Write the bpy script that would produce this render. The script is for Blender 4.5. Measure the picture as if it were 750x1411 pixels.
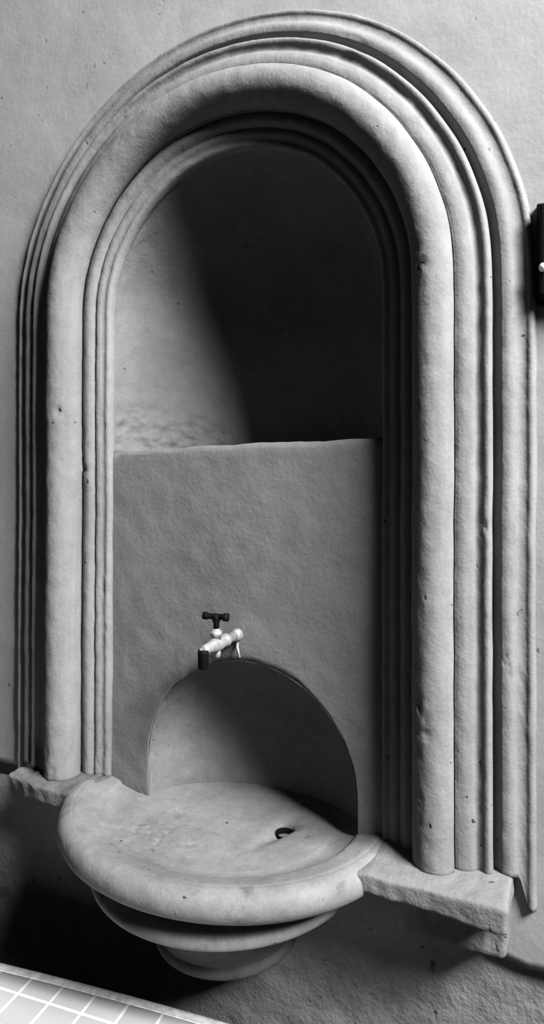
import bpy, bmesh, math, random
from mathutils import Vector, noise, Matrix
from math import sin, cos, pi, radians, sqrt, exp
S = bpy.context.scene
C = S.collection
for o in list(bpy.data.objects): bpy.data.objects.remove(o, do_unlink=True)
random.seed(4)
EYE = 1.62                    # eye height above the floor
WY = 1.2                      # distance of the wall
# ------------------------------------------------------------------ camera
cd = bpy.data.cameras.new('camera'); cam = bpy.data.objects.new('camera', cd); C.objects.link(cam)
cam.location = (0, 0, EYE)
cam.rotation_euler = (radians(90.43), 0, radians(24.77))
cd.sensor_fit = 'VERTICAL'; cd.sensor_height = 36; cd.lens = 946.9/1411*36
cd.shift_y = -66.6/1411; cd.clip_start = 0.01
S.camera = cam
# ------------------------------------------------------------------ light
w = bpy.data.worlds.new('world'); S.world = w; w.use_nodes = True
w.node_tree.nodes['Background'].inputs[0].default_value = (1, 1, 1, 1)
w.node_tree.nodes['Background'].inputs[1].default_value = 0.010
def area(name, loc, target, sx, sy, power):
    l = bpy.data.lights.new(name, 'AREA'); l.shape = 'RECTANGLE'; l.size = sx; l.size_y = sy; l.energy = power
    o = bpy.data.objects.new(name, l); C.objects.link(o); o.location = loc
    o.rotation_euler = (Vector(target)-Vector(loc)).to_track_quat('-Z', 'Y').to_euler()
    return o
area('window_light', (2.55, -0.16, EYE+2.6), (-0.6, 1.2, EYE), 1.5, 1.5, 960)
S.view_settings.view_transform = 'Standard'; S.view_settings.look = 'None'
S.view_settings.gamma = 1; S.view_settings.use_curve_mapping = False
S.view_settings.exposure = 0.0

# ------------------------------------------------------------------ helpers
def N(v, f, seed=0):
    return noise.noise(Vector((v[0]*f+seed*7.3, v[1]*f+seed*3.1, v[2]*f-seed*5.7)))
def new(name, verts, faces, mat=None, parent=None, smooth=True):
    me = bpy.data.meshes.new(name); me.from_pydata([tuple(v) for v in verts], [], faces); me.update()
    bm = bmesh.new(); bm.from_mesh(me); bmesh.ops.recalc_face_normals(bm, faces=bm.faces); bm.to_mesh(me); bm.free()
    if smooth:
        for p in me.polygons: p.use_smooth = True
    o = bpy.data.objects.new(name, me); C.objects.link(o)
    if mat: me.materials.append(mat)
    if parent: o.parent = parent; o.matrix_parent_inverse = parent.matrix_world.inverted()
    return o
def empty(name, loc, label, cat, group=None):
    o = bpy.data.objects.new(name, None); C.objects.link(o); o.location = loc; o.empty_display_size = 0.05
    bpy.context.view_layer.update()
    o['label'] = label; o['category'] = cat
    if group: o['group'] = group
    return o
def flip(o):
    o.data.flip_normals()
def face_to(o, d):
    """turn a sheet so that its normals look along d on average"""
    me = o.data; s = Vector()
    for p in me.polygons: s += p.normal*p.area
    if s.dot(Vector(d)) < 0: me.flip_normals()
def grid(nu, nv, fn, closed_u=False, closed_v=False):
    vs = [fn(i, j) for i in range(nu) for j in range(nv)]
    fs = []
    for i in range(nu if closed_u else nu-1):
        for j in range(nv if closed_v else nv-1):
            a = i*nv+j; b = ((i+1) % nu)*nv+j; c = ((i+1) % nu)*nv+(j+1) % nv; d = i*nv+(j+1) % nv
            fs.append((a, b, c, d))
    return vs, fs
def link(nt, a, b): nt.links.new(a, b)
def plaster(name, base, var=0.12, bump=0.5, seed=0, pits=0.0, rough=0.9, fine=1.0, stain=0.0, streak=0.0, spec=0.12):
    m = bpy.data.materials.new(name); m.use_nodes = True; nt = m.node_tree; n = nt.nodes
    b = n['Principled BSDF']; b.inputs['Roughness'].default_value = rough
    b.inputs['Specular IOR Level'].default_value = spec
    tc = n.new('ShaderNodeTexCoord'); mp = n.new('ShaderNodeMapping'); mp.inputs['Location'].default_value = (seed*1.7, seed*0.9, seed*2.3)
    link(nt, tc.outputs['Object'], mp.inputs['Vector'])
    def nz(scale, det=6, rg=0.6, vec=None):
        t = n.new('ShaderNodeTexNoise'); t.inputs['Scale'].default_value = scale; t.inputs['Detail'].default_value = det
        t.inputs['Roughness'].default_value = rg; link(nt, vec or mp.outputs['Vector'], t.inputs['Vector']); return t.outputs['Fac']
    def mrange(x, a, b_, c, d):
        r = n.new('ShaderNodeMapRange'); r.inputs[1].default_value = a; r.inputs[2].default_value = b_; r.inputs[3].default_value = c; r.inputs[4].default_value = d
        link(nt, x, r.inputs[0]); return r.outputs[0]
    def math_(op, x, y):
        k = n.new('ShaderNodeMath'); k.operation = op
        for q, i in ((x, 0), (y, 1)):
            if isinstance(q, (int, float)): k.inputs[i].default_value = q
            else: link(nt, q, k.inputs[i])
        return k.outputs[0]
    v = math_('MULTIPLY', mrange(nz(7), .3, .7, 1-var, 1+var), mrange(nz(34, 8, .7), .3, .7, 1-var*.7, 1+var*.7))
    v = math_('MULTIPLY', v, mrange(nz(170, 4, .7), .25, .75, 1-var*.5, 1+var*.5))
    if stain:
        v = math_('MULTIPLY', v, mrange(nz(16, 9, .75), .56, .68, 1, 1-stain))
    if streak:
        mp2 = n.new('ShaderNodeMapping'); mp2.inputs['Scale'].default_value = (60, 60, 3); link(nt, tc.outputs['Object'], mp2.inputs['Vector'])
        v = math_('MULTIPLY', v, mrange(nz(1, 4, .6, mp2.outputs['Vector']), .3, .7, 1-streak, 1+streak))
    if pits:
        vo = n.new('ShaderNodeTexVoronoi'); vo.inputs['Scale'].default_value = 26; 
        wn = n.new('ShaderNodeTexNoise'); wn.inputs['Scale'].default_value = 45; wn.inputs['Detail'].default_value = 3; link(nt, mp.outputs['Vector'], wn.inputs['Vector'])
        wm = n.new('ShaderNodeVectorMath'); wm.operation = 'MULTIPLY_ADD'; wm.inputs[1].default_value = (.025, .025, .045)
        link(nt, wn.outputs['Color'], wm.inputs[0]); link(nt, mp.outputs['Vector'], wm.inputs[2]); link(nt, wm.outputs[0], vo.inputs['Vector'])
        pm = math_('MULTIPLY', mrange(vo.outputs['Distance'], .05, .11, 1, 0), mrange(nz(5, 2, .5), .5, .58, 0, 1))
        v = math_('MULTIPLY', v, math_('SUBTRACT', 1, math_('MULTIPLY', pm, pits)))
    v = math_('MULTIPLY', v, base)
    cc = n.new('ShaderNodeCombineColor')
    for i in range(3): link(nt, v, cc.inputs[i])
    link(nt, cc.outputs[0], b.inputs['Base Color'])
    h = math_('ADD', math_('MULTIPLY', nz(22, 8, .62), 1.0), math_('MULTIPLY', nz(120*fine, 5, .6), .32))
    if pits: h = math_('SUBTRACT', h, math_('MULTIPLY', pm, 1.2))
    bp = n.new('ShaderNodeBump'); bp.inputs['Strength'].default_value = bump; bp.inputs['Distance'].default_value = 0.0065
    link(nt, h, bp.inputs['Height']); link(nt, bp.outputs[0], b.inputs['Normal'])
    return m
def plain(name, col, rough=0.5, metal=0.0):
    m = bpy.data.materials.new(name); m.use_nodes = True; nt = m.node_tree; b = nt.nodes['Principled BSDF']
    b.inputs['Roughness'].default_value = rough; b.inputs['Metallic'].default_value = metal
    b.inputs['Specular IOR Level'].default_value = .5 if col > .1 else .05
    t = nt.nodes.new('ShaderNodeTexNoise'); t.inputs['Scale'].default_value = 90; t.inputs['Detail'].default_value = 6
    tc = nt.nodes.new('ShaderNodeTexCoord'); link(nt, tc.outputs['Object'], t.inputs['Vector'])
    r = nt.nodes.new('ShaderNodeMapRange'); r.inputs[1].default_value = .3; r.inputs[2].default_value = .7; r.inputs[3].default_value = col*.7; r.inputs[4].default_value = col*1.25
    link(nt, t.outputs['Fac'], r.inputs[0]); cc = nt.nodes.new('ShaderNodeCombineColor')
    for i in range(3): link(nt, r.outputs[0], cc.inputs[i])
    link(nt, cc.outputs[0], b.inputs['Base Color'])
    return m

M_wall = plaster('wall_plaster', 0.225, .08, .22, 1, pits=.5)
M_low = plaster('rough_plaster', 0.19, .16, .9, 2, pits=.4, stain=.2)
M_mould = plaster('moulding_plaster', 0.152, .12, .4, 3, pits=.85, fine=1.4, streak=.09, stain=.12)
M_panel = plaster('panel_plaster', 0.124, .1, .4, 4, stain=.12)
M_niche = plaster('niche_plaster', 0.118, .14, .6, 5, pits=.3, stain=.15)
M_marble = plaster('marble', 0.145, .2, .35, 6, rough=.6, stain=.4, pits=.8, spec=.2)
M_ledge = plaster('ledge_stone', 0.136, .12, .8, 7, pits=.5)
M_old = plaster('weathered_stone', 0.093, .25, 1.0, 9, pits=.6, stain=.4)
M_floor = plaster('floor_screed', 0.031, .15, .5, 8)
M_dark = plain('dark_bakelite', .003, .6)
M_black = plain('blackened_brass', .004, .6)
M_chrome = plain('worn_nickel', .26, .5, .4)
M_white = plain('white_enamel', .85, .3)
M_hole = plain('drain_dark', .003, .8)
def tile_mat():
    m = bpy.data.materials.new('glazed_tiles'); m.use_nodes = True; nt = m.node_tree; b = nt.nodes['Principled BSDF']
    b.inputs['Roughness'].default_value = .35
    tc = nt.nodes.new('ShaderNodeTexCoord'); br = nt.nodes.new('ShaderNodeTexBrick')
    br.offset = 0; br.squash = 1
    br.inputs['Color1'].default_value = (.33, .33, .33, 1); br.inputs['Color2'].default_value = (.38, .38, .38, 1)
    br.inputs['Mortar'].default_value = (.6, .6, .6, 1); br.inputs['Scale'].default_value = 1
    br.inputs['Mortar Size'].default_value = .0032; br.inputs['Mortar Smooth'].default_value = .2
    br.inputs['Brick Width'].default_value = .069; br.inputs['Row Height'].default_value = .069
    link(nt, tc.outputs['Object'], br.inputs['Vector']); link(nt, br.outputs['Color'], b.inputs['Base Color'])
    bp = nt.nodes.new('ShaderNodeBump'); bp.inputs['Strength'].default_value = .4; bp.inputs['Distance'].default_value = .002; bp.invert = True
    link(nt, br.outputs['Fac'], bp.inputs['Height']); link(nt, bp.outputs[0], b.inputs['Normal'])
    return m
M_tile = tile_mat()

# ------------------------------------------------------------------ measures
CX = -0.637; ZS = EYE+0.3285; ZL = EYE-0.658        # arch centre, springing, ledge top
SILL = EYE+0.048
A_OUT = 0.556; R_IN = 0.301
def path(u):
    """arch path: u 0..1 -> (nx, nz, bx, bz): outward direction and base point factor"""
    H = ZS-ZL; L = 2*H+pi*.4
    d = u*L
    if d < H: return (-1, 0, ZL-.012+d*(H+.012)/H)
    if d > L-H: return (1, 0, ZL-.012+(L-d)*(H+.012)/H)
    a = pi-(d-H)/.4
    return (cos(a), sin(a), ZS)
# ------------------------------------------------------------------ walls
def wall_upper():
    # plaster sheet around the arch, from the moulding's edge outwards; ragged lower edge
    us = 260; rs = [-.1, -.05, 0, .006, .02, .05, .09, .14, .2, .3, .45, .7, 1.1, 1.7]
    vs = []
    for i in range(us+1):
        nx, nz, z = path(i/us)
        for r in rs:
            s = A_OUT-.012+r
            x = CX+nx*s; zz = z+nz*s
            if nz == 0:
                k = (ZS-z)/(ZS-ZL)            # stretch the jamb strips down to a ragged edge
                edge = EYE-.80+.02*N((x, 0, 0), 9, 2)+.012*N((x, 0, 0), 40, 3)
                if r < -.07 or x < CX: edge = ZL-.015+.006*N((x, 0, 0), 30, 3)
                zz = ZS-(ZS-edge)*k
            y = WY-.0-.0035*N((x, 0, zz), 5, 1)-.0012*N((x, 0, zz), 22, 2)
            vs.append((x, y, zz))
    n = len(rs); fs = []
    for i in range(us):
        for j in range(n-1):
            a = i*n+j; fs.append((a, a+n, a+n+1, a+1))
    # give the ragged bottom edge its thickness
    for base, first in ((0, True), (us*n, False)):
        k0 = len(vs)
        for j in range(n):
            v = vs[base+j]; vs.append((v[0], WY+.03, v[2]-.004))
        for j in range(n-1): fs.append((base+j, base+j+1, k0+j+1, k0+j))
    o = new('wall_back', vs, fs, M_wall); o['kind'] = 'structure'
    return o
wall_upper()
def wall_lower():
    nx, nz = 260, 90
    def f(i, j):
        x = CX-2.2+4.4*i/(nx-1); z = -0.01+(ZL-.055)*j/(nz-1)
        y = WY+.016-.007*N((x, 0, z), 6, 5)-.003*N((x, 0, z), 28, 6)
        return (x, y, z)
    vs, fs = grid(nx, nz, f); o = new('wall_lower', vs, fs, M_low); face_to(o, (0, -1, 0)); o['kind'] = 'structure'
wall_lower()
def floor():
    vs, fs = grid(30, 30, lambda i, j: (-3+6*i/29, -2+3.3*j/29, .0)); o = new('floor', vs, fs, M_floor); face_to(o, (0, 0, 1)); o['kind'] = 'structure'
floor()
# upper niche: half cylinder with a quarter-sphere head
def niche(name, cx, r, dep, z0, zs, mat, amp, cut=0):
    NA, NZ, ND = 150, 120, 60
    vs = []
    def P(a, zz, e):
        x = cx+r*cos(a)*cos(e); y = WY+.009+dep*sin(a)*cos(e); z = zz+r*sin(e)
        k = min(1, (y-WY-.009)/.03)
        n = amp*(N((x, y, z), 8, 7)+.4*N((x, y, z), 35, 8))*max(0, k)
        if z0 > EYE-.2:      # crumbled plaster low on the left of the big niche
            w_ = max(0, 1-(z-z0)/.13)*max(0, min(1, (-.35-cos(a))/.4))
            n += w_*(.012*N((x, y, z), 42, 13)+.006*N((x, y, z), 90, 14))*min(1, k)
        d = Vector((x-cx, y-WY, (z-zz)*.7)); d = d.normalized() if d.length > 1e-6 else Vector((0, 1, 0))
        return (x+d.x*n, y+d.y*n, z+d.z*n)
    rows = [(z0+(zs-z0)*i/NZ, 0) for i in range(NZ)]+[(zs, pi/2*i/ND) for i in range(ND+1)]
    nr = len(rows)
    for i in range(NA+1):
        a = pi*i/NA
        for zz, e in rows: vs.append(P(a, zz, e))
    fs = []
    for i in range(NA):
        for j in range(nr-1):
            a = i*nr+j; fs.append((a, a+nr, a+nr+1, a+1))
    # floor fan
    k = len(vs); vs.append((cx, WY+.009, z0))
    for i in range(NA): fs.append((k, i*nr, (i+1)*nr))
    return new(name, vs, fs, mat)
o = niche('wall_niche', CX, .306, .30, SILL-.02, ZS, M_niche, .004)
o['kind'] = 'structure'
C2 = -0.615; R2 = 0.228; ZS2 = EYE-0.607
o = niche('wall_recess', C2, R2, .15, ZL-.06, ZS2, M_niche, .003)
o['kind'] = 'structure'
# panel with the small arch cut in it
def panel():
    NU, NV = 220, 34
    xl, xr, zb, zt = CX-.306, CX+.306, ZL-.03, SILL
    hole = []
    for i in range(NU+1):
        u = i/NU
        H = ZS2-zb; L = 2*H+pi*R2; d = u*L
        if d < H: hole.append((C2-R2, zb+d))
        elif d > L-H: hole.append((C2+R2, zb+L-d))
        else:
            a = pi-(d-H)/R2; hole.append((C2+R2*cos(a), ZS2+R2*sin(a)))
    outer = []
    for (x, z) in hole:
        if z < ZS2: outer.append((xl if x < C2 else xr, z)); continue
        dx, dz = x-C2, z-ZS2
        t = 1e9
        if dx < -1e-6: t = min(t, (xl-C2)/dx)
        if dx > 1e-6: t = min(t, (xr-C2)/dx)
        if dz > 1e-6: t = min(t, (zt-ZS2)/dz)
        outer.append((C2+dx*t, ZS2+dz*t))
    for cxn, czn in ((xl, zt), (xr, zt)):
        k = min(range(len(outer)), key=lambda q: (outer[q][0]-cxn)**2+(outer[q][1]-czn)**2); outer[k] = (cxn, czn)
    vs = []
    for (h, o_) in zip(hole, outer):
        # niche return, rounded arris
        for q, (ins, dy) in enumerate(((-.0, .03), (0., .004), (.0015, .001))):
            ddx, ddz = o_[0]-h[0], o_[1]-h[1]; L = sqrt(ddx*ddx+ddz*ddz)+1e-9
            rag = .003*N((h[0], 0, h[1]), 30, 3)
            vs.append((h[0]+ddx/L*(ins+rag), WY+.008+dy-.0, h[1]+ddz/L*(ins+rag)))
        for j in range(1, NV+1):
            t = j/NV; x = h[0]+(o_[0]-h[0])*t; z = h[1]+(o_[1]-h[1])*t
            y = WY+.008-.003*N((x, 0, z), 6, 11)-.0012*N((x, 0, z), 26, 12)
            if o_[1] >= zt-1e-4:
                z += (t**6)*(.032*(x-CX)+.0035*N((x, 0, 0), 10, 4)+.002*N((x, 0, 0), 45, 5))
                if t == 1: y += .003
            vs.append((x, y, z))
        vs.append((vs[-1][0], WY+.30 if o_[1] >= zt-1e-4 else WY+.03, vs[-1][2]))
    n = NV+4; fs = []
    for i in range(NU):
        for j in range(n-1):
            a = i*n+j; fs.append((a, a+n, a+n+1, a+1))
    o = new('wall_panel', vs, fs, M_panel); o['kind'] = 'structure'
    return o
panel()

# ------------------------------------------------------------------ moulded surround
def arc_pts(p, q, bulge, n=8):
    """points from p to q bulging by `bulge` towards +t (left normal), circular-ish"""
    (s0, t0), (s1, t1) = p, q; L = sqrt((s1-s0)**2+(t1-t0)**2); nx, nt = -(t1-t0)/L, (s1-s0)/L
    return [(s0+(s1-s0)*k/n+nx*bulge*sin(pi*k/n), t0+(t1-t0)*k/n+nt*bulge*sin(pi*k/n)) for k in range(n+1)]
inner = [(.307, -.022), (.302, -.018), (.301, -.008), (.301, .001)]+arc_pts((.302, .003), (.3115, .0065), .002, 5)+\
        [(.3135, .0060), (.316, .0068)]+arc_pts((.318, .0075), (.331, .0115), .0018, 7)+[(.3335, .0085), (.3350, .0085)]+\
        arc_pts((.337, .0115), (.3575, .0185), .0045, 8)+[(.3605, .0165), (.364, .0145)]
roll = []
for k in range(29):
    a = radians(212)-radians(212-24)*k/28
    roll.append((.4005+.0375*cos(a), .034+.0405*sin(a)))
outer = [(.4335, .040), (.4350, .0425), (.4375, .0418)]+arc_pts((.439, .0425), (.461, .0375), .0022, 8)+\
        arc_pts((.463, .036), (.479, .0325), -.0045, 8)+arc_pts((.4805, .0345), (.492, .0305), .0035, 7)+\
        arc_pts((.493, .025), (.5045, .019), -.016, 10)+arc_pts((.506, .0235), (.530, .0155), .0050, 9)+\
        [(.534, .0120), (.545, .0100)]+arc_pts((.5465, .0115), (.556, .008), .0025, 5)+[(.558, .001), (.561, -.006)]
CHIPS = [(-.262, EYE-.42, .022, .005, 70), (-.258, EYE-.55, .020, .003, 90), (-.255, EYE+.34, .012, .006, 60),
         (-1.03, ZL+.03, .03, .0014, 60), (-.95, ZL+.03, .03, .0014, 80), (-1.02, EYE+.12, .012, .004, 80), (-1.0, EYE+.02, .02, .003, 60),
         (-.12, EYE-.32, .012, .004, 90), (-.16, EYE-.1, .01, .003, 90), (-.93, EYE-.3, .03, .003, 70), (-.38, EYE+.76, .02, .003, 80)]
def sweep(name, prof, mat, parent, seed, wob=1.0):
    NU = 420; vs = []; n = len(prof)
    for i in range(NU+1):
        nx, nz, z = path(i/NU)
        # hand-run plaster: the whole section wanders a little along the run
        px, pz = CX+nx*.43, z+nz*.43
        ws = .0035*N((px, seed*.1, pz), 3.0)*wob+.0010*N((px, seed, pz), 14)*wob
        wt = .0025*N((px, 5, pz), 3.3)*wob
        capd = .07 if i in (0, NU) else 0
        for (s, t) in prof:
            x = CX+nx*(s+ws); zz = z+nz*(s+ws); k = max(0, min(1, (t+.002)/.01))
            rough = (.0011*N((x, t*3, zz), 38, 9)+.0006*N((x, t*3, zz), 90, 4))*wob*k
            if nz == 0 and s > .532: zz = ZS-(ZS-zz)*(1+.055*min(1, (s-.532)/.012))
            # knocks and crumbled patches
            for (qx, qz, qr, qd, qf) in CHIPS:
                e_ = ((x-qx)**2+((zz-qz)*.45)**2)/(qr*qr)
                if e_ < 4 and k > 0:
                    nn = N((x, 1, zz), qf, 31)+.5*N((x, 2, zz), qf*2.2, 32)
                    rough -= qd*exp(-e_)*max(0, nn-.02)*3
            vs.append((x, WY-t-wt*k-rough+capd, zz))
    fs = []
    for i in range(NU):
        for j in range(n-1):
            a = i*n+j; fs.append((a, a+n, a+n+1, a+1))
    o = new(name, vs, fs, mat, parent); face_to(o, (0, -1, 0)); return o
sur = empty('niche_surround', (CX, WY, ZL), 'tall arched plaster surround with stepped mouldings and a fat roll framing the niche', 'moulding')
sweep('inner_moulding', inner, M_mould, sur, 1)
sweep('roll_moulding', roll, M_mould, sur, 1)
sweep('outer_moulding', outer, M_mould, sur, 1)

# ------------------------------------------------------------------ ledges (impost stones)
def block(name, x0, x1, y0, y1, z0, z1, mat, parent, amp, seed, bev=.008, chew=None, nx=60, ny=14, nz=12):
    """stone block with softened, chipped edges, built as a subdivided box"""
    bm = bmesh.new()
    def idx(i, j, k): return (x0+(x1-x0)*i/nx, y0+(y1-y0)*j/ny, z0+(z1-z0)*k/nz)
    cache = {}
    def V(i, j, k):
        if (i, j, k) in cache: return cache[(i, j, k)]
        x, y, z = idx(i, j, k)
        # round the box edges
        cx = min(max(x, x0+bev), x1-bev); cy = min(max(y, y0+bev), y1-bev); cz = min(max(z, z0+bev), z1-bev)
        d = Vector((x-cx, y-cy, z-cz))
        if d.length > bev: d = d.normalized()*bev
        p = Vector((cx, cy, cz))+d
        n = Vector((N(p, 14, seed), N(p, 14, seed+1), N(p, 14, seed+2)))*amp+Vector((N(p, 45, seed), N(p, 45, seed+1), N(p, 45, seed+2)))*amp*.45
        p = p+n
        if chew: p = chew(p)
        cache[(i, j, k)] = bm.verts.new(p); return cache[(i, j, k)]
    for i in range(nx):
        for j in range(ny):
            for k in (0, nz): bm.faces.new([V(i, j, k), V(i+1, j, k), V(i+1, j+1, k), V(i, j+1, k)])
    for i in range(nx):
        for k in range(nz):
            for j in (0, ny): bm.faces.new([V(i, j, k), V(i+1, j, k), V(i+1, j, k+1), V(i, j, k+1)])
    for j in range(ny):
        for k in range(nz):
            for i in (0, nx): bm.faces.new([V(i, j, k), V(i, j+1, k), V(i, j+1, k+1), V(i, j, k+1)])
    bmesh.ops.recalc_face_normals(bm, faces=bm.faces)
    me = bpy.data.meshes.new(name); bm.to_mesh(me); bm.free()
    for p in me.polygons: p.use_smooth = True
    me.materials.append(mat); o = bpy.data.objects.new(name, me); C.objects.link(o)
    o.parent = parent; o.matrix_parent_inverse = parent.matrix_world.inverted()
    return o
led = empty('stone_ledge', (-.22, WY, ZL-.12), 'pale stone ledge under the right jamb, with a square clean end', 'ledge')
def taper_r(p):   # underside thins towards the basin
    t = max(0, min(1, (-.15-p.x)/.22))
    p.z += .011*t*max(0, min(1, (ZL-p.z)/.043))
    p.z -= .008*max(0, min(1, (-.330-p.x)/.03))
    return p
block('shelf_slab', -.385, -.112, WY-.116, WY+.02, ZL-.043, ZL, M_ledge, led, .0035, 1, .007, taper_r)
block('corbel_block', -.285, -.120, WY-.058, WY+.02, ZL-.122, ZL-.040, M_ledge, led, .006, 3, .01)
led2 = empty('stone_ledge', (-1.08, WY, ZL-.12), 'weathered stone ledge under the left jamb, its outer end broken and crumbling', 'ledge')
def chew_l(p):
    k = max(0, min(1, (-1.055-p.x)/.06))
    n = Vector((N(p, 30, 21), N(p, 30, 22), N(p, 30, 23)))
    p = p+n*.014*k
    if k > 0: p.y += .012*k
    return p
block('shelf_slab', -1.140, -.935, WY-.098, WY+.02, ZL-.042, ZL-.002, M_old, led2, .005, 5, .009, chew_l)
block('corbel_block', -1.13, -.93, WY-.05, WY+.02, ZL-.075, ZL-.036, M_old, led2, .007, 7, .012)

# ------------------------------------------------------------------ basin
BX, BY = -0.652, WY
bas = empty('wall_basin', (BX, BY, ZL-.30), 'round marble wash basin jutting from the wall below the tap', 'basin')
def rev(name, prof, mat, parent, NA=200, amp=.0015, seed=1, fn=None, kx=1.0, ky=1.0):
    vs = []; n = len(prof)
    for i in range(NA):
        a = 2*pi*i/NA
        for (r, z) in prof:
            x = BX+r*cos(a)*kx; y = BY+r*sin(a)*ky; zz = ZL+z
            k = amp*(N((x, y, zz), 12, seed)+.5*N((x, y, zz), 40, seed))
            p = [x+cos(a)*k, y+sin(a)*k, zz+k*.7]
            if fn: p = fn(p)
            vs.append(tuple(p))
    fs = []
    for i in range(NA):
        for j in range(n-1):
            a = i*n+j; b = ((i+1) % NA)*n+j; fs.append((a, b, b+1, a+1))
    return new(name, vs, fs, mat, parent)
DX, DY = -.541, WY+.030
def dish_fn(p):
    # runnel leading back to the drain
    x, y, z = p
    yy = max(WY-.065, min(DY, y)); t = (yy-(WY-.065))/(DY-WY+.065)
    xx = DX-.022*(1-t)
    d = sqrt((x-xx)**2+(y-yy)**2)
    z -= (.003+.020*t*t)*exp(-(d/(.015+.003*t))**2)
    e_ = ((x+.735)/.065)**2+((y-1.08)/.05)**2
    if e_ < 3: z -= .016*exp(-e_)*max(0, N((x, y, 0), 75, 41)-.22)
    dd = sqrt((x-DX)**2+(y-DY)**2); q = max(0, min(1, (.0185-dd)/.006)); z -= .050*q*q*(3-2*q)
    p[2] = z
    return p
dish = [(.2835, 0), (.280, .0005)]+[(.280-.038*k/8, .0005-.010*(k/8)**1.2) for k in range(1, 9)]+\
       [(.238, -.0125), (.2365, -.0155)]+[(.236-.046*k/24, -.0165-.013*sin(pi/2*k/24)) for k in range(1, 25)]+[(.19-.188*k/60, -.0295-.012*(1-(1-k/60)**2)) for k in range(1, 61)]
o = rev('bowl', dish, M_marble, bas, NA=240, amp=.0022, seed=3, fn=dish_fn, kx=1.10, ky=.95); face_to(o, (0, 0, 1)); bowl = o
rim = [(.2835, 0), (.2845, .0005)]+[(.285+.027*sin(a), -.027+.027*cos(a)) for a in [pi*k/20 for k in range(1, 21)]]+[(.27, -.0545), (.25, -.060)]
o = rev('rim', rim, M_marble, bas, NA=240, amp=.0022, seed=3, kx=1.10, ky=.95)
under = [(.25, -.060), (.228, -.066), (.221, -.076), (.222, -.086), (.232, -.091), (.246, -.094)]+[(.252+.010*sin(a), -.106+.011*cos(a)) for a in [pi*k/12 for k in range(1, 13)]]+\
        [(.232, -.119), (.214, -.126)]
lower = [(.216, -.122), (.212, -.128), (.196, -.142), (.178, -.165), (.162, -.188), (.150, -.205), (.140, -.218), (.138, -.226)]+[(.132+.010*sin(a), -.240+.012*cos(a)) for a in [pi*k/8 for k in range(1, 9)]]+\
        [(.120, -.258), (.100, -.278), (.066, -.296), (.028, -.305), (.002, -.307)]
rev('ring_moulding', under, M_marble, bas, NA=200, amp=.0025, seed=6)
M_under = plaster('shade_toned_stone', .055, .2, .6, 12, stain=.3)  # shade below the rim put into the lower bowl's darker base colour
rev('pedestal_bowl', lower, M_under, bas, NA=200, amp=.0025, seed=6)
def tube(name, pts, radii, mat, parent, n=20, cap=True):
    vs = []; fs = []; P = [Vector(p) for p in pts]
    for i, p in enumerate(P):
        d = (P[min(i+1, len(P)-1)]-P[max(i-1, 0)]).normalized()
        up = Vector((0, 0, 1)) if abs(d.z) < .9 else Vector((0, 1, 0))
        a = d.cross(up).normalized(); b = d.cross(a)
        for k in range(n):
            t = 2*pi*k/n; vs.append(p+(a*cos(t)+b*sin(t))*radii[i])
    for i in range(len(P)-1):
        for k in range(n): fs.append((i*n+k, i*n+(k+1) % n, (i+1)*n+(k+1) % n, (i+1)*n+k))
    if cap:
        fs.append(tuple(range(n))); fs.append(tuple((len(P)-1)*n+k for k in range(n)))
    o = new(name, vs, fs, mat, parent)
    return o
dz = ZL-.0575
_zs = [v.co.z for v in bowl.data.vertices if .0170 < sqrt((v.co.x-DX)**2+(v.co.y-DY)**2) < .0195 and v.co.z > ZL-.2]
dz = sum(_zs)/len(_zs)+.0035
o = tube('drain_hole', [(DX, DY, dz-.027), (DX, DY, dz-.0265), (DX, DY, dz-.015), (DX, DY, dz-.0035)], [.0005, .0125, .0140, .0175], M_hole, bas, 28, False)

# ------------------------------------------------------------------ tap
TX, TZ = -.631, EYE-.327
tap = empty('wall_tap', (TX, WY, TZ), 'old metal bib tap with dark T-handle and black spout above the small arch', 'tap')
def lathe_y(name, prof, mat, parent, n=24, org=(TX, TZ)):
    return tube(name, [(org[0], WY+.01-y, org[1]) for y, r in prof], [r for y, r in prof], mat, parent, n)
lathe_y('wall_flange', [(0, .0115), (.006, .012), (.012, .0118), (.016, .0102), (.022, .0092)], M_chrome, tap)
lathe_y('body', [(.018, .0095), (.05, .0095), (.052, .0125), (.060, .0128), (.062, .0105), (.072, .0115), (.082, .0135), (.098, .0135), (.106, .011), (.118, .0095), (.130, .0095), (.136, .008), (.138, .004)], M_chrome, tap)
SY = WY+.01-.128
tube('spout', [(TX-.001, SY, TZ+.002), (TX-.001, SY-.006, TZ-.004), (TX-.001, SY-.008, TZ-.012), (TX-.001, SY-.008, TZ-.018)], [.0088, .0092, .009, .009], M_chrome, tap)
tube('nozzle', [(TX-.001, SY-.008, TZ+.001), (TX-.001, SY-.008, TZ-.004), (TX-.001, SY-.008, TZ-.006), (TX-.001, SY-.008, TZ-.031), (TX-.001, SY-.008, TZ-.034)], [.0092, .0105, .0102, .0095, .0075], M_black, tap)
BYY = WY+.01-.09
tube('bonnet', [(TX, BYY, TZ+.008), (TX, BYY, TZ+.016), (TX, BYY, TZ+.017), (TX, BYY, TZ+.025), (TX, BYY, TZ+.026), (TX, BYY, TZ+.030)], [.0105, .010, .0125, .0125, .009, .0075], M_chrome, tap, n=6)
tube('stem', [(TX, BYY, TZ+.028), (TX, BYY, TZ+.040), (TX, BYY, TZ+.047), (TX, BYY, TZ+.056)], [.0055, .0055, .0085, .0075], M_black, tap)
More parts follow.
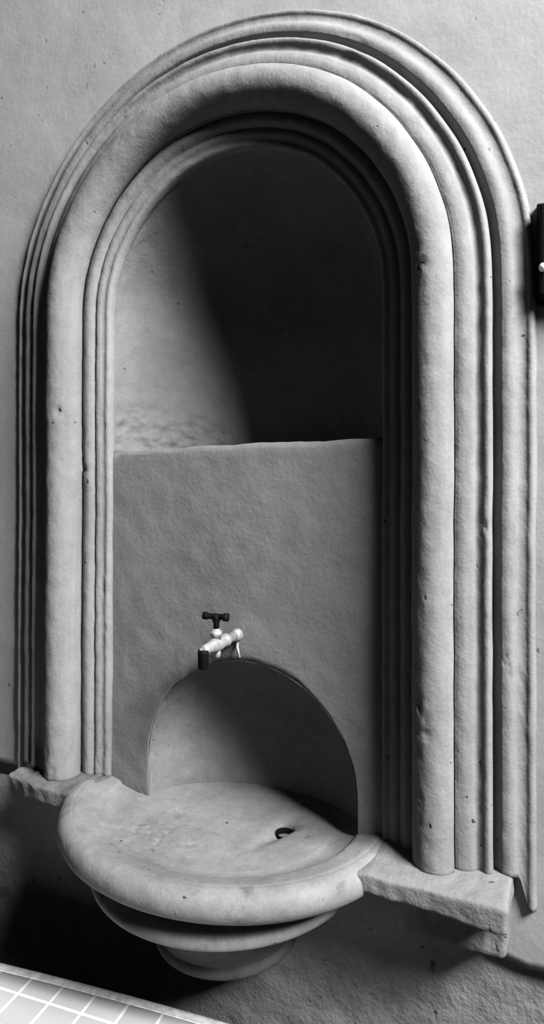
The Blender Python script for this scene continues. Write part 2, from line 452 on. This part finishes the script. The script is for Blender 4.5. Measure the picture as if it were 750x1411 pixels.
tube('handle', [(TX-.027, BYY-.002, TZ+.052), (TX-.0265, BYY-.002, TZ+.052), (TX-.019, BYY-.001, TZ+.052), (TX-.016, BYY-.001, TZ+.052), (TX, BYY, TZ+.052), (TX+.013, BYY+.001, TZ+.052), (TX+.016, BYY+.001, TZ+.052), (TX+.024, BYY+.002, TZ+.052), (TX+.025, BYY+.002, TZ+.052)],
     [.004, .0072, .0072, .0055, .0060, .0055, .0078, .0078, .004], M_black, tap)
tube('drip_lug', [(TX, BYY+.004, TZ-.010), (TX, BYY+.004, TZ-.022), (TX, BYY+.003, TZ-.026)], [.007, .006, .003], M_chrome, tap)
tube('wall_prong', [(TX-.003, WY+.012, TZ-.012), (TX+.004, WY-.004, TZ-.022), (TX+.014, WY-.012, TZ-.040)], [.003, .0028, .0016], M_chrome, tap)

# ------------------------------------------------------------------ black box on the right
bx0 = -.076
box = empty('switch_box', (bx0+.04, WY, EYE+.34), 'black box with a white round button fixed high on the right wall', 'switch box')
def rbox(name, x0, x1, y0, y1, z0, z1, bev, mat, parent):
    bm = bmesh.new(); bmesh.ops.create_cube(bm, size=1)
    for v in bm.verts: v.co = Vector((x0+(x1-x0)*(v.co.x+.5), y0+(y1-y0)*(v.co.y+.5), z0+(z1-z0)*(v.co.z+.5)))
    bmesh.ops.bevel(bm, geom=bm.edges[:], offset=bev, segments=3, profile=.5, affect='EDGES')
    me = bpy.data.meshes.new(name); bm.to_mesh(me); bm.free()
    me.materials.append(mat); o = bpy.data.objects.new(name, me); C.objects.link(o)
    o.parent = parent; o.matrix_parent_inverse = parent.matrix_world.inverted(); return o
rbox('back_plate', bx0, bx0+.10, WY-.012, WY+.01, EYE+.265, EYE+.43, .003, M_dark, box)
rbox('cover', bx0+.004, bx0+.094, WY-.034, WY-.010, EYE+.272, EYE+.423, .006, M_dark, box)
tube('button', [(bx0+.0115, WY-0.033, EYE+.318), (bx0+.0115, WY-0.041, EYE+.318), (bx0+.0115, WY-0.045, EYE+.318), (bx0+.0115, WY-0.047, EYE+.318)], [.0065, .0065, .005, .002], M_white, box)

# ------------------------------------------------------------------ tiled bench in the foreground
ang = radians(5)
tb = empty('tiled_bench', (-.80, .70, 0), 'low bench faced with small pale square tiles, at the bottom left corner', 'bench')
TZP = EYE-.97
M2 = Matrix.Translation((-.80, .70, 0)) @ Matrix.Rotation(ang, 4, 'Z')
ED = .338
US = [-.55+.98*i/60 for i in range(61)]
def back(u): return ED+.035*u-.06*u*u-.10*max(0, u-.25)**2
def strip(name, prof, mat):
    """prof(u) -> list of (v, z) in the bench's own frame"""
    rows = [[(u, v, z) for v, z in prof(u)] for u in US]; n = len(rows[0])
    vs = [p for r in rows for p in r]; fs = []
    for i in range(60):
        for j in range(n-1):
            a = i*n+j; fs.append((a, a+n, a+n+1, a+1))
    o = new(name, vs, fs, mat); face_to(o, (0, 1, 1)); o.parent = tb
    o.matrix_parent_inverse = tb.matrix_world.inverted(); o.matrix_world = M2
    return o
M_grout = plain('white_grout', .5, .8); M_trimtile = plain('pale_edge_tile', .28, .4)
strip('tiled_top', lambda u: [(-.06+(back(u)-.0165+.06)*k/13, TZP) for k in range(14)]+[(back(u)-.0165, TZP-.02)], M_tile)
strip('grout_bed', lambda u: [(back(u)-.019, TZP-.0012), (back(u)-.012, TZP-.0012)], M_grout)
strip('edge_tile', lambda u: [(back(u)-.0135, TZP-.004), (back(u)-.0135, TZP), (back(u)-.002, TZP), (back(u)+.003, TZP-.001), (back(u)+.006, TZP-.004), (back(u)+.007, TZP-.010), (back(u)+.007, TZP-.05)], M_trimtile)
strip('bench_back', lambda u: [(back(u)+.003, TZP-.04), (back(u)+.003, 0)], M_floor)
